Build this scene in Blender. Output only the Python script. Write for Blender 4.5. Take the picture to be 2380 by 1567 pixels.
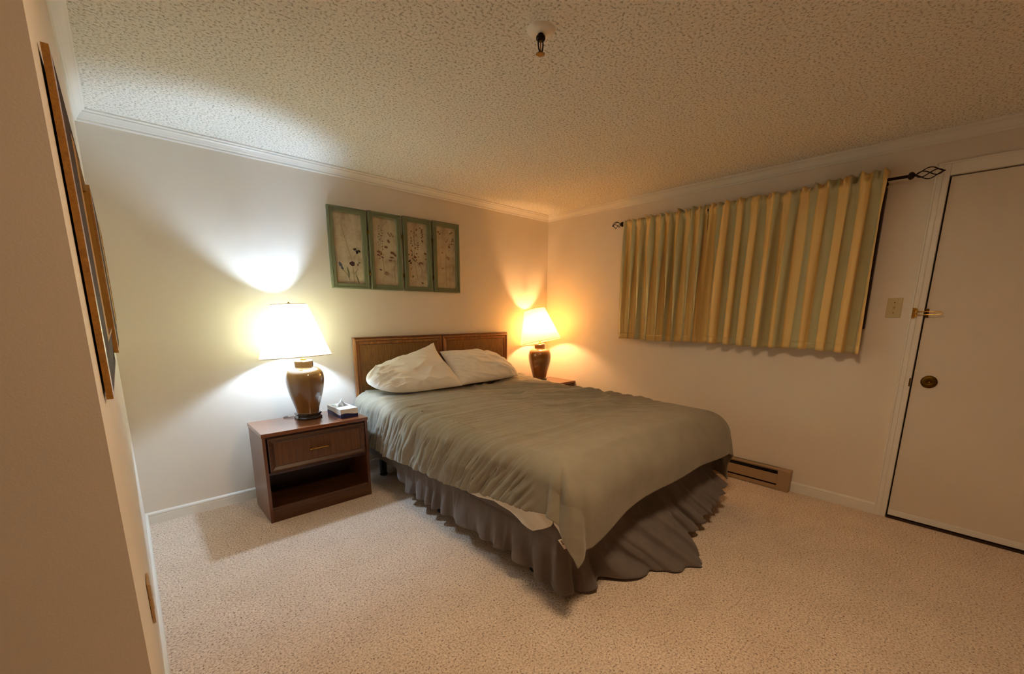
import bpy, bmesh, math, random
import numpy as np
from mathutils import Vector, Matrix

random.seed(4)
for o in list(bpy.data.objects):
    bpy.data.objects.remove(o)
SC = bpy.context.scene
COL = SC.collection

# ---------------------------------------------------------------- camera
W_PX, H_PX = 2380, 1567
F_PX, PPX, PPY = 974.75, 11.2256, 133.3681
CAM = Vector((-3.4567, -3.234, 1.2849))
YAW, PITCH, ROLL = -0.7506, -0.1954, 0.0064
cy, sy, cp, sp = math.cos(YAW), math.sin(YAW), math.cos(PITCH), math.sin(PITCH)
fw = Vector((-sy * cp, cy * cp, sp)); r0 = Vector((cy, sy, 0)); u0 = r0.cross(fw)
rr = r0 * math.cos(ROLL) + u0 * math.sin(ROLL); uu = -r0 * math.sin(ROLL) + u0 * math.cos(ROLL)
cd = bpy.data.cameras.new('camera')
cd.sensor_fit = 'HORIZONTAL'; cd.sensor_width = 36.0
cd.lens = F_PX / W_PX * 36.0
cd.shift_x = -PPX / W_PX; cd.shift_y = PPY / W_PX
cd.clip_start = 0.01
cam = bpy.data.objects.new('camera', cd); COL.objects.link(cam)
cam.matrix_world = Matrix(((rr.x, uu.x, -fw.x, CAM.x), (rr.y, uu.y, -fw.y, CAM.y), (rr.z, uu.z, -fw.z, CAM.z), (0, 0, 0, 1)))
SC.camera = cam

# ---------------------------------------------------------------- world, exposure, light levels
wd = bpy.data.worlds.new('night'); SC.world = wd; wd.use_nodes = True
wd.node_tree.nodes['Background'].inputs[0].default_value = (1.0, 0.72, 0.45, 1)
wd.node_tree.nodes['Background'].inputs[1].default_value = 0.02
SC.view_settings.view_transform = 'Standard'; SC.view_settings.look = 'None'
SC.view_settings.exposure = 0.34; SC.view_settings.gamma = 1.0
SC.view_settings.use_curve_mapping = False
LAMP_COOL = ((0.72, 1.00, 1.36), 640.0)      # bulb of the lamp nearest the camera
LAMP_WARM = ((1.0, 0.52, 0.21), 460.0)      # bulb of the corner lamp
FILL_COL, FILL_W = (1.0, 0.71, 0.43), 56.0   # added fill light above the frame, no such fixture in view

ROOM_H = 2.2736; XL = -3.4987; YC = -2.29

# ---------------------------------------------------------------- materials
MATS = {}
def new_mat(name):
    m = bpy.data.materials.new(name); m.use_nodes = True
    nt = m.node_tree; b = nt.nodes['Principled BSDF']
    MATS[name] = m
    return m, nt, b
def lin(c):
    return tuple(((x / 255) / 12.92 if x / 255 <= .04045 else ((x / 255 + .055) / 1.055) ** 2.4) for x in c) + (1,)
def N(nt, t, **kw):
    n = nt.nodes.new(t)
    for k, v in kw.items():
        if k in n.inputs: n.inputs[k].default_value = v
        else: setattr(n, k, v)
    return n
def coords(nt, scale=(1, 1, 1), kind='Object', rot=(0, 0, 0)):
    tc = N(nt, 'ShaderNodeTexCoord'); mp = N(nt, 'ShaderNodeMapping')
    mp.inputs['Scale'].default_value = scale; mp.inputs['Rotation'].default_value = rot
    nt.links.new(tc.outputs[kind], mp.inputs[0]); return mp.outputs[0]
def ramp(nt, fac, stops):
    r = N(nt, 'ShaderNodeValToRGB'); e = r.color_ramp.elements
    while len(e) < len(stops): e.new(.5)
    for i, (p, c) in enumerate(stops): e[i].position = p; e[i].color = c
    nt.links.new(fac, r.inputs[0]); return r.outputs[0]
def bump(nt, b, h, strength, dist):
    bp = N(nt, 'ShaderNodeBump'); bp.inputs['Strength'].default_value = strength; bp.inputs['Distance'].default_value = dist
    nt.links.new(h, bp.inputs['Height']); nt.links.new(bp.outputs[0], b.inputs['Normal']); return bp
def noise(nt, v, scale, detail=3, rough=.5, dist=0):
    n = N(nt, 'ShaderNodeTexNoise'); n.inputs['Scale'].default_value = scale; n.inputs['Detail'].default_value = detail
    n.inputs['Roughness'].default_value = rough; n.inputs['Distortion'].default_value = dist
    nt.links.new(v, n.inputs['Vector']); return n.outputs[0]
def simple(name, rgb, rough=.5, metal=0., spec=.5, coat=0.):
    m, nt, b = new_mat(name)
    b.inputs['Base Color'].default_value = lin(rgb); b.inputs['Roughness'].default_value = rough
    b.inputs['Metallic'].default_value = metal; b.inputs['Specular IOR Level'].default_value = spec
    b.inputs['Coat Weight'].default_value = coat
    n = noise(nt, coords(nt), 140, 2)
    bump(nt, b, n, .12, .0006)
    return m
def paint(name, rgb, scale=260, st=.15, dist=.001, rough=.6):
    m, nt, b = new_mat(name); v = coords(nt)
    n = noise(nt, v, 3.0, 2)
    a = [x / 255 for x in rgb]
    c = ramp(nt, n, [(.3, lin([x * 255 * .985 for x in a])), (.7, lin(rgb))])
    nt.links.new(c, b.inputs['Base Color']); b.inputs['Roughness'].default_value = rough
    b.inputs['Specular IOR Level'].default_value = .3
    bump(nt, b, noise(nt, v, scale, 2), st, dist)
    return m
paint('wall paint', (238, 227, 211))
paint('low-bounce rear paint', (150, 110, 74))  # brown picked for the unseen walls to cut bounced light
paint('trim paint', (242, 237, 226), 60, .08, .0006, .38)
paint('door paint', (232, 220, 202), 120, .2, .001, .45)

def popcorn():
    m, nt, b = new_mat('popcorn ceiling'); v = coords(nt)
    n1 = noise(nt, v, 95, 3, .6); n2 = noise(nt, v, 40, 2, .5)
    mx = N(nt, 'ShaderNodeMath', operation='ADD'); nt.links.new(n1, mx.inputs[0]); nt.links.new(n2, mx.inputs[1])
    c = ramp(nt, n1, [(.36, lin((180, 175, 160))), (.46, lin((240, 237, 226))), (.62, lin((249, 246, 237)))])  # dark speckle puts shade between the ceiling bumps into the colour
    nt.links.new(c, b.inputs['Base Color']); b.inputs['Roughness'].default_value = .95
    b.inputs['Specular IOR Level'].default_value = .1
    bump(nt, b, mx.outputs[0], .8, .008)
popcorn()
def carpet():
    m, nt, b = new_mat('carpet pile'); v = coords(nt)
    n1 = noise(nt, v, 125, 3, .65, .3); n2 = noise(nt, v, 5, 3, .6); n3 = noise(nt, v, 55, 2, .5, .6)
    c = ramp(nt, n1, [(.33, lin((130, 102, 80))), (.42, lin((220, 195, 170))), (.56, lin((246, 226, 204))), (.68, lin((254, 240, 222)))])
    c2 = ramp(nt, n2, [(.35, (.94, .92, .91, 1)), (.65, (1.03, 1.02, 1.02, 1))])
    mix = N(nt, 'ShaderNodeMixRGB', blend_type='MULTIPLY'); mix.inputs[0].default_value = 1
    nt.links.new(c, mix.inputs[1]); nt.links.new(c2, mix.inputs[2]); nt.links.new(mix.outputs[0], b.inputs['Base Color'])
    b.inputs['Roughness'].default_value = 1; b.inputs['Specular IOR Level'].default_value = .05
    b.inputs['Sheen Weight'].default_value = .25
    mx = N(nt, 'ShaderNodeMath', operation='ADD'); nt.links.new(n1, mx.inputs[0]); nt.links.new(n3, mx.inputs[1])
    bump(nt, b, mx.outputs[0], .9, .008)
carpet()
def wood(name, dark, light, axis=0, rough=.3, gscale=1., coat=.25):
    m, nt, b = new_mat(name)
    s = [38 * gscale] * 3; s[axis] = 1.6 * gscale
    v = coords(nt, tuple(s)); n = noise(nt, v, 1.6, 5, .6, .6)
    s2 = [240] * 3; s2[axis] = 9
    n2 = noise(nt, coords(nt, tuple(s2)), 1, 2)
    c = ramp(nt, n, [(.3, lin(dark)), (.5, lin([(a + c_) / 2 for a, c_ in zip(dark, light)])), (.7, lin(light))])
    c2 = ramp(nt, n2, [(.35, (.72, .7, .68, 1)), (.5, (1, 1, 1, 1))])
    mix = N(nt, 'ShaderNodeMixRGB', blend_type='MULTIPLY'); mix.inputs[0].default_value = .8
    nt.links.new(c, mix.inputs[1]); nt.links.new(c2, mix.inputs[2]); nt.links.new(mix.outputs[0], b.inputs['Base Color'])
    b.inputs['Roughness'].default_value = rough; b.inputs['Coat Weight'].default_value = coat; b.inputs['Coat Roughness'].default_value = .25
    bump(nt, b, n2, .08, .0005)
wood('walnut along', (64, 35, 14), (98, 60, 27), 0, .4, 1., .1)
wood('walnut top', (104, 56, 30), (152, 92, 54), 0, .2, 1., .6)  # walnut copy lightened: lamplight on the top is put into its colour
wood('walnut upright', (84, 46, 25), (122, 74, 44), 2)  # sides also lightened in colour for the lamplight they catch
wood('walnut dark', (48, 22, 12), (72, 36, 20), 0, .4)
wood('drawer veneer', (84, 48, 18), (114, 70, 30), 2, .42)
wood('headboard oak', (118, 70, 32), (164, 108, 56), 2, .35)
wood('headboard rail', (84, 44, 22), (128, 74, 40), 0, .35)
wood('frame wood', (146, 98, 28), (172, 120, 42), 1, .42)
def weave(name, a, bcol, vertical=True):
    m, nt, b = new_mat(name)
    s = (520, 520, 14) if vertical else (14, 14, 520)
    n = noise(nt, coords(nt, s), 1, 2); n2 = noise(nt, coords(nt, (14, 14, 420)), 1, 2)
    mx = N(nt, 'ShaderNodeMath', operation='ADD'); nt.links.new(n, mx.inputs[0]); nt.links.new(n2, mx.inputs[1])
    c = ramp(nt, n, [(.35, lin(a)), (.65, lin(bcol))])
    nt.links.new(c, b.inputs['Base Color']); b.inputs['Roughness'].default_value = .6
    bump(nt, b, mx.outputs[0], .35, .0015)
weave('woven panel', (92, 58, 24), (138, 94, 44))
def fabric(name, rgb, rgb2, fine=900, rough=.9, bs=.25, sheen=.2):
    m, nt, b = new_mat(name); v = coords(nt)
    n = noise(nt, v, 9, 3)
    nt.links.new(ramp(nt, n, [(.3, lin(rgb)), (.7, lin(rgb2))]), b.inputs['Base Color'])
    b.inputs['Roughness'].default_value = rough; b.inputs['Specular IOR Level'].default_value = .15
    b.inputs['Sheen Weight'].default_value = sheen
    n1 = noise(nt, v, fine, 1); n2 = noise(nt, coords(nt, (1, 1, 1)), 55, 4, .6)
    mx = N(nt, 'ShaderNodeMath', operation='MULTIPLY_ADD'); mx.inputs[1].default_value = .25
    nt.links.new(n1, mx.inputs[0]); nt.links.new(n2, mx.inputs[2])
    bump(nt, b, mx.outputs[0], bs, .003)
fabric('comforter cotton', (142, 134, 117), (152, 143, 125))
fabric('skirt cotton', (108, 98, 92), (118, 107, 101))
fabric('white cotton', (244, 236, 220), (250, 243, 228))
fabric('pillow cotton', (242, 237, 226), (248, 243, 233))
fabric('mattress ticking', (196, 190, 182), (206, 200, 192))
fabric('box spring cloth', (120, 110, 100), (130, 120, 110))
def curtain_mat():
    m, nt, b = new_mat('striped curtain cloth')
    uv = N(nt, 'ShaderNodeUVMap'); uv.uv_map = 'UVMap'
    sp_ = N(nt, 'ShaderNodeSeparateXYZ'); nt.links.new(uv.outputs[0], sp_.inputs[0])
    fr = N(nt, 'ShaderNodeMath', operation='FRACT'); nt.links.new(sp_.outputs[0], fr.inputs[0])
    Y = lin((232, 198, 130)); Y2 = lin((214, 172, 96)); G = lin((190, 180, 136)); G2 = lin((178, 172, 132))
    r = N(nt, 'ShaderNodeValToRGB'); e = r.color_ramp.elements
    stops = [(0, G), (.44, G2), (.47, Y2), (.53, Y), (.90, Y), (.965, Y2), (.99, G)]
    while len(e) < len(stops): e.new(.5)
    for i, (p, c) in enumerate(stops): e[i].position = p; e[i].color = c
    nt.links.new(fr.outputs[0], r.inputs[0]); nt.links.new(r.outputs[0], b.inputs['Base Color'])
    b.inputs['Roughness'].default_value = .6; b.inputs['Sheen Weight'].default_value = .2
    b.inputs['Specular IOR Level'].default_value = .25
    bump(nt, b, noise(nt, coords(nt), 60, 4, .6), .2, .003)
curtain_mat()
def shade_mat(name, trans):
    m, nt, b = new_mat(name); nt.nodes.remove(b)
    out = nt.nodes['Material Output']
    d = N(nt, 'ShaderNodeBsdfDiffuse'); t = N(nt, 'ShaderNodeBsdfTranslucent'); mx = N(nt, 'ShaderNodeMixShader')
    n = noise(nt, coords(nt, (300, 300, 60)), 1, 2)
    c = ramp(nt, n, [(.3, tuple(x * .9 for x in trans) + (1,)), (.7, trans + (1,))])
    nt.links.new(c, t.inputs[0])
    d.inputs[0].default_value = (.80, .76, .68, 1)
    mx.inputs[0].default_value = .56
    nt.links.new(d.outputs[0], mx.inputs[1]); nt.links.new(t.outputs[0], mx.inputs[2]); nt.links.new(mx.outputs[0], out.inputs[0])
shade_mat('shade linen', (.95, .79, .42))
def emit(name, col, st):
    m, nt, b = new_mat(name); nt.nodes.remove(b)
    e = N(nt, 'ShaderNodeEmission'); e.inputs[0].default_value = tuple(col) + (1,); e.inputs[1].default_value = st
    nt.links.new(e.outputs[0], nt.nodes['Material Output'].inputs[0])
emit('cool bulb', *LAMP_COOL); emit('warm bulb', *LAMP_WARM); emit('fill glow', FILL_COL, FILL_W)
simple("ceramic glaze", (116, 80, 38), .08, 0, .6, .8)
for l_ in list(MATS['ceramic glaze'].node_tree.links):
    if l_.to_socket.name == 'Normal' and l_.to_node.type == 'BSDF_PRINCIPLED': MATS['ceramic glaze'].node_tree.links.remove(l_)
simple('lamp foot', (34, 20, 15), .25, 0, .5, .3)
simple('brass', (176, 136, 62), .25, 1)
simple('bright brass', (236, 196, 104), .16, 1)
simple('aged brass', (96, 70, 20), .45, 1)
simple('dark iron', (38, 24, 20), .5, .6)
simple('black metal', (16, 14, 13), .5, .3)
simple('shade trim', (196, 160, 120), .7)
simple('cord brown', (58, 34, 20), .5)
simple('shadow gap', (20, 12, 8), .9)  # near-black stands in for the shade around the door edge
simple('green frame', (106, 108, 78), .4)
simple('heater enamel', (168, 140, 106), .45)
simple('heater fins', (36, 26, 22), .5, .5)
simple('switch plastic', (206, 188, 142), .35)
simple('outlet plastic', (176, 140, 92), .4)
simple('tissue white', (236, 238, 238), .8)
simple('carton white', (230, 230, 224), .5)
simple('carton blue', (24, 34, 92), .45)
simple('carton print', (150, 180, 190), .5)
simple('tag cloth', (236, 222, 212), .8)
simple('tag ink', (90, 76, 70), .8)
simple('window frame', (58, 30, 20), .5)
simple('glass dark', (8, 9, 12), .04)
simple('wood stain dark', (52, 28, 16), .4)
simple('moulding dark', (66, 44, 20), .75, 0, .12)
simple('gilt lip', (178, 134, 60), .6, .2, .3)
simple('artwork mat', (112, 96, 70), .25)
simple('sprinkler cup', (250, 246, 236), .45)
simple('glass bulb red', (190, 140, 120), .15)
def paper():
    m, nt, b = new_mat('print paper'); v = coords(nt)
    n = noise(nt, v, 9, 5, .65); n2 = noise(nt, coords(nt, (160, 160, 10)), 1, 2)
    c = ramp(nt, n, [(.3, lin((158, 138, 112))), (.5, lin((190, 172, 142))), (.7, lin((206, 192, 160)))])
    c2 = ramp(nt, n2, [(.3, (.9, .9, .88, 1)), (.7, (1, 1, 1, 1))])
    mix = N(nt, 'ShaderNodeMixRGB', blend_type='MULTIPLY'); mix.inputs[0].default_value = .8
    nt.links.new(c, mix.inputs[1]); nt.links.new(c2, mix.inputs[2]); nt.links.new(mix.outputs[0], b.inputs['Base Color'])
    b.inputs['Roughness'].default_value = .6
paper()
for nm, c in (('ink dark', (36, 26, 30)), ('ink plum', (58, 30, 36)), ('ink blue', (86, 92, 100)), ('ink stem', (96, 78, 54)), ('ink brown', (112, 72, 48)), ('ink faint', (150, 124, 92)), ('ink leaf', (112, 104, 74))):
    simple(nm, c, .7)

# ---------------------------------------------------------------- mesh helper
class MB:
    def __init__(s): s.v = []; s.f = []; s.m = []; s.mats = []; s.uv = None; s.sm = []
    def mi(s, m):
        if m not in s.mats: s.mats.append(m)
        return s.mats.index(m)
    def add(s, vs, fs, m, smooth=False):
        o = len(s.v); k = s.mi(m); s.v += [tuple(p) for p in vs]
        for f in fs: s.f.append(tuple(i + o for i in f)); s.m.append(k); s.sm.append(smooth)
        return s
    def box(s, x0, x1, y0, y1, z0, z1, m, bev=0.):
        if bev <= 0:
            vs = [(x, y, z) for z in (z0, z1) for y in (y0, y1) for x in (x0, x1)]
            return s.add(vs, [(0, 2, 3, 1), (4, 5, 7, 6), (0, 1, 5, 4), (2, 6, 7, 3), (0, 4, 6, 2), (1, 3, 7, 5)], m)
        bm = bmesh.new(); bmesh.ops.create_cube(bm, size=1)
        for v in bm.verts: v.co = Vector(((x0 + x1) / 2 + v.co.x * (x1 - x0), (y0 + y1) / 2 + v.co.y * (y1 - y0), (z0 + z1) / 2 + v.co.z * (z1 - z0)))
        bmesh.ops.bevel(bm, geom=bm.edges[:], offset=bev, segments=3, profile=.5, affect='EDGES')
        bm.verts.ensure_lookup_table()
        s.add([v.co[:] for v in bm.verts], [[v.index for v in f.verts] for f in bm.faces], m, False); bm.free(); return s
    def grid(s, P, m, closed_u=False, smooth=True, flip=False):
        nu, nv = P.shape[0], P.shape[1]; o = []
        for i in range(nu if closed_u else nu - 1):
            for j in range(nv - 1):
                a, b_, c, d = i * nv + j, ((i + 1) % nu) * nv + j, ((i + 1) % nu) * nv + j + 1, i * nv + j + 1
                o.append((a, d, c, b_) if flip else (a, b_, c, d))
        return s.add(P.reshape(-1, 3).tolist(), o, m, smooth)
    def lathe(s, prof, c, m, n=48, axis=None):
        ax = Vector(axis) if axis else Vector((0, 0, 1)); ax.normalize()
        a = ax.orthogonal().normalized() if abs(ax.z) < .999 else Vector((1, 0, 0)); b_ = ax.cross(a)
        P = np.zeros((n, len(prof), 3))
        for i in range(n):
            t = 2 * math.pi * i / n; d = a * math.cos(t) + b_ * math.sin(t)
            for j, (r, z) in enumerate(prof): P[i, j] = Vector(c) + d * r + ax * z
        return s.grid(P, m, True)
    def tube(s, pts, r, m, n=10, closed=False):
        pts = [Vector(p) for p in pts]; L = len(pts); P = []
        up = Vector((0.13, 0.27, .95)).normalized()
        prev = None
        for i, p in enumerate(pts):
            if closed: t = pts[(i + 1) % L] - pts[i - 1]
            else: t = pts[min(i + 1, L - 1)] - pts[max(i - 1, 0)]
            t.normalize()
            if prev is None: a = t.cross(up).normalized()
            else: a = (prev - t * prev.dot(t)).normalized()
            prev = a; b_ = t.cross(a); rad = r[i] if isinstance(r, (list, tuple)) else r
            P.append([p + (a * math.cos(k * 2 * math.pi / n) + b_ * math.sin(k * 2 * math.pi / n)) * rad for k in range(n)])
        A = np.array(P)
        vs = A.reshape(-1, 3).tolist(); fs = []
        for i in range(L if closed else L - 1):
            for k in range(n):
                a0, a1 = i * n + k, i * n + (k + 1) % n; b0, b1 = ((i + 1) % L) * n + k, ((i + 1) % L) * n + (k + 1) % n
                fs.append((a0, a1, b1, b0))
        if not closed: fs += [tuple(range(n - 1, -1, -1)), tuple((L - 1) * n + k for k in range(n))]
        return s.add(vs, fs, m, True)
    def sweep(s, prof, a, b_, m, nrm):
        """extrude a 2-D profile (outward, up) between points a and b"""
        a, b_, nrm = Vector(a), Vector(b_), Vector(nrm); k = len(prof)
        vs = [a + nrm * p + Vector((0, 0, q)) for p, q in prof] + [b_ + nrm * p + Vector((0, 0, q)) for p, q in prof]
        fs = [(i, (i + 1) % k, k + (i + 1) % k, k + i) for i in range(k)] + [tuple(range(k)), tuple(range(2 * k - 1, k - 1, -1))]
        return s.add([v[:] for v in vs], fs, m)
    def obj(s, name, parent=None, **props):
        me = bpy.data.meshes.new(name); me.from_pydata(s.v, [], s.f)
        for m in s.mats: me.materials.append(MATS[m])
        me.polygons.foreach_set('material_index', s.m); me.polygons.foreach_set('use_smooth', s.sm)
        if s.uv is not None:
            uvl = me.uv_layers.new(name='UVMap'); li = np.zeros(len(me.loops), dtype=np.int32)
            me.loops.foreach_get('vertex_index', li); uvl.data.foreach_set('uv', np.array(s.uv)[li].ravel())
        me.update(); me.validate()
        if not any(s.sm):
            pass
        o = bpy.data.objects.new(name, me); COL.objects.link(o)
        if parent: o.parent = parent; o.matrix_parent_inverse = Matrix.Identity(4)
        fixn(me)
        for k, v in props.items(): o[k] = v
        return o
def fixn(me):
    if len(me.polygons) > 60000: return
    bm = bmesh.new(); bm.from_mesh(me); bmesh.ops.recalc_face_normals(bm, faces=bm.faces); bm.to_mesh(me); bm.free()
def thing(name, label, cat, loc=(0, 0, 0), group=None):
    o = bpy.data.objects.new(name, None); COL.objects.link(o); o.location = loc; o.empty_display_size = .05
    o['label'] = label; o['category'] = cat
    if group: o['group'] = group
    return o
def struct(name, mb, parent=None):
    return mb.obj(name, parent, kind='structure')

# ---------------------------------------------------------------- noise
RNG = np.random.RandomState(11); TAB = RNG.rand(256, 256)
def vn(x, y):
    xi = np.floor(x).astype(int); yi = np.floor(y).astype(int); fx = x - xi; fy = y - yi
    fx = fx * fx * (3 - 2 * fx); fy = fy * fy * (3 - 2 * fy)
    g = lambda i, j: TAB[i & 255, j & 255]
    return (g(xi, yi) * (1 - fx) + g(xi + 1, yi) * fx) * (1 - fy) + (g(xi, yi + 1) * (1 - fx) + g(xi + 1, yi + 1) * fx) * fy
def fbm(x, y, o=3):
    s = 0; a = .5
    for i in range(o): s = s + a * (vn(x, y) - .5); x = x * 2.03 + 17.3; y = y * 2.03 + 5.1; a *= .5
    return s
def ridge(x, y):
    return 1 - np.abs(2 * vn(x, y) - 1)
def sst(a, b_, x):
    t = np.clip((x - a) / (b_ - a), 0, 1); return t * t * (3 - 2 * t)

# ================================================================ ROOM
YB = -5.2; XA = -4.9
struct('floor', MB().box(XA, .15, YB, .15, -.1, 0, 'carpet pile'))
struct('ceiling', MB().box(XA, .15, YB, .15, ROOM_H, ROOM_H + .1, 'popcorn ceiling'))
struct('wall_back', MB().box(XA, .12, 0, .12, 0, ROOM_H, 'wall paint'))
# window wall with its opening
WY0, WY1, WZ0, WZ1 = -2.756, -1.12, 1.20, 2.01
DY0, DY1, DZ = -3.86, -3.026, 2.036
mb = MB()
mb.box(0, .12, WY1, 0, 0, ROOM_H, 'wall paint')
mb.box(0, .12, WY0, WY1, 0, WZ0, 'wall paint'); mb.box(0, .12, WY0, WY1, WZ1, ROOM_H, 'wall paint')
mb.box(0, .12, DY1, WY0, 0, ROOM_H, 'wall paint'); mb.box(0, .12, DY0, DY1, DZ, ROOM_H, 'wall paint')
mb.box(0, .12, YB, DY0, 0, ROOM_H, 'wall paint')
struct('wall_right', mb)
struct('wall_left', MB().box(XL - .12, XL, YC, 0, 0, ROOM_H, 'wall paint', .0))
struct('wall_left_return', MB().box(XA, XL - .12, YC, YC + .12, 0, ROOM_H, 'wall paint'))
struct('wall_alcove', MB().box(XA - .1, XA, YB, YC + .12, 0, ROOM_H, 'low-bounce rear paint'))
struct('wall_front', MB().box(XA, .15, YB - .1, YB, 0, ROOM_H, 'low-bounce rear paint'))

# crown moulding and baseboards
c_, p_ = .0600, .0444
crown = [(0, 0), (.006, 0), (.010, .006), (.010, .014), (.014, .017), (.018, .024), (.027, .036), (.034, .042), (.034, .047), (p_ - .003, .050), (p_, .053), (p_, c_), (0, c_)]
zc = ROOM_H - c_
struct('trim_1', MB().sweep(crown, (XL, 0, zc), (0, 0, zc), 'trim paint', (0, -1, 0)))
struct('trim_2', MB().sweep(crown, (0, 0, zc), (0, YB, zc), 'trim paint', (-1, 0, 0)))
struct('trim_3', MB().sweep(crown, (XL, YC, zc), (XL, 0, zc), 'trim paint', (1, 0, 0)))
base = [(0, 0), (.012, 0), (.012, .050), (.0095, .053), (.0125, .058), (.011, .066), (.007, .071), (.003, .074), (0, .074)]
struct('baseboard_back', MB().sweep(base, (XL, 0, 0), (0, 0, 0), 'trim paint', (0, -1, 0)))
struct('baseboard_left', MB().sweep(base, (XL, YC, 0), (XL, 0, 0), 'trim paint', (1, 0, 0)))
mb = MB().sweep(base, (0, 0, 0), (0, -2.968, 0), 'trim paint', (-1, 0, 0))
struct('baseboard_right', mb)

# window: dark frame, pane (mostly behind the curtain)
mb = MB(); fwd = .045
mb.box(-.030, .06, WY0 - .012, WY0 + fwd, WZ0 - .012, WZ1 + .012, 'window frame', .003)
mb.box(-.030, .06, WY1 - fwd, WY1 + .012, WZ0 - .012, WZ1 + .012, 'window frame', .003)
mb.box(-.030, .06, WY0 + fwd, WY1 - fwd, WZ0 - .012, WZ0 + fwd, 'window frame', .003)
mb.box(-.030, .06, WY0 + fwd, WY1 - fwd, WZ1 - fwd, WZ1 + .012, 'window frame', .003)
ymid = (WY0 + WY1) / 2
mb.box(-.02, .05, ymid - .02, ymid + .02, WZ0 + fwd, WZ1 - fwd, 'window frame', .003)
wf = struct('window_1', mb)
struct('window_pane', MB().box(.02, .026, WY0 + fwd, WY1 - fwd, WZ0 + fwd, WZ1 - fwd, 'glass dark'), wf)

# door, casing, hardware
door = struct('door_1', MB().box(.004, .044, DY0 + .006, DY1 - .007, .022, DZ - .006, 'door paint', .002))
struct('door_sweep', MB().box(-.006, .004, DY0 + .006, DY1 - .008, .020, .055, 'trim paint', .002), door)
mb = MB().lathe([(0, -.000), (.034, 0), (.037, .002), (.037, .004), (.033, .007), (.022, .009), (.012, .0095), (.010, .006), (0, .006)], (.004, -3.104, .890), 'aged brass', 40, (-1, 0, 0))
mb.lathe([(0, .006), (.005, .006), (.006, .011), (0, .012)], (.004, -3.106, .888), 'brass', 16, (-1, 0, 0))
d_ = struct('door_rosette', mb, door); d_['label'] = 'round aged brass rosette'
mb = MB()
cas = lambda y0, y1, z0, z1: (mb.box(-.016, 0, y0, y1, z0, z1, 'trim paint', .003))
cas(-3.026, -2.966, 0, 2.098); mb.box(-.020, -.012, -2.976, -2.966, 0, 2.104, 'trim paint', .002); mb.box(-.019, -.012, -3.000, -2.994, 0, 2.098, 'trim paint', .002)
mb.box(-.016, 0, DY0 - .06, -3.026, DZ, 2.098, 'trim paint', .003); mb.box(-.020, -.012, DY0 - .06, -2.966, 2.094, 2.104, 'trim paint', .002)
mb.box(-.016, 0, DY0 - .06, DY0, 0, DZ, 'trim paint', .003)
struct('trim_4', mb)                       # door casing
mb = MB(); mb.box(0.0, .10, -3.0265, -3.022, 0, DZ, 'trim paint'); mb.box(.045, .10, -3.04, -3.0265, 0, DZ, 'shadow gap')
mb.box(.002, .10, DY0, -3.03, 0, .012, 'wood stain dark', .002)
mb.box(-.014, .002, DY0, -3.03, 0, .012, 'wood stain dark', .002)
mb.box(.045, .10, DY0, DY1, DZ - .02, DZ, 'shadow gap')
struct('trim_5', mb)                       # jamb and threshold; stop strips painted near-black as the gap's shade
mb = MB(); mb.box(-.0172, -.0158, -3.0255, -3.018, .855, .905, 'aged brass', .0004)
struct('strike_plate', mb, door)

# swing bar door guard
g = thing('door_guard', 'shiny brass swing bar door guard on the casing of the white door', 'door guard', (0, -3.0, 1.29))
mb = MB(); mb.box(-.022, -.016, .010, .024, -.030, .030, 'bright brass', .002)
for zz in (-.024, .024): mb.lathe([(0, 0), (.006, 0), (.006, .004), (0, .006)], (-.022, .017, zz), 'bright brass', 14, (-1, 0, 0))
mb.tube([(-.026, .006, -.026), (-.026, .006, .026)], .005, 'bright brass', 12)
mb.obj('hinge_plate', g)
mb = MB(); pts = [(-.030, .004, .009), (-.032, -.040, .009), (-.034, -.098, .007), (-.034, -.106, 0), (-.034, -.098, -.007), (-.032, -.040, -.009), (-.030, .004, -.009)]
mb.tube(pts, .0026, 'bright brass', 10); mb.obj('swing_bar', g)
mb = MB(); mb.box(-.004, .004, -.046, -.030, -.026, .026, 'aged brass', .001); mb.tube([(-.004, -.038, 0), (-.026, -.038, 0)], .004, 'aged brass', 10)
mb.lathe([(0, 0), (.006, .001), (.0075, .005), (.006, .009), (0, .011)], (-.024, -.038, 0), 'aged brass', 16, (-1, 0, 0))
mb.obj('keeper_plate', g)

# light switch
sw = thing('light_switch', 'ivory single toggle light switch on the wall between curtain and door', 'light switch', (0, -2.890, 1.321))
MB().box(-.006, 0, -.035, .035, -.0585, .0585, 'switch plastic', .0025).obj('cover_plate', sw)
mb = MB(); mb.box(-.0075, -.004, -.006, .006, -.012, .012, 'switch plastic', .0008)
mb.add([(-.007, -.004, -.004), (-.007, .004, -.004), (-.007, .004, .006), (-.007, -.004, .006), (-.020, -.003, .006), (-.020, .003, .006), (-.019, .003, .011), (-.019, -.003, .011)],
       [(0, 1, 2, 3), (4, 5, 6, 7), (0, 1, 5, 4), (1, 2, 6, 5), (2, 3, 7, 6), (3, 0, 4, 7)], 'switch plastic')
mb.obj('toggle', sw)
for zz in (-.03, .03): MB().lathe([(0, 0), (.003, 0), (.0025, .0012), (0, .0016)], (-.006, 0, zz), 'aged brass', 12, (-1, 0, 0)).obj('screw', sw)

# outlet plate on the left wall
ou = thing('wall_outlet', 'tan outlet cover plate low on the left wall above the baseboard', 'outlet', (XL, -1.765, .485))
MB().box(.001, .0075, -.036, .036, -.060, .060, 'outlet plastic', .002).obj('cover_plate', ou)
mb = MB()
for zz in (-.02, .02): mb.lathe([(0, 0), (.015, 0), (.015, .0015), (0, .0015)], (.0075, 0, zz), 'switch plastic', 20, (1, 0, 0))
mb.obj('socket', ou)

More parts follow.
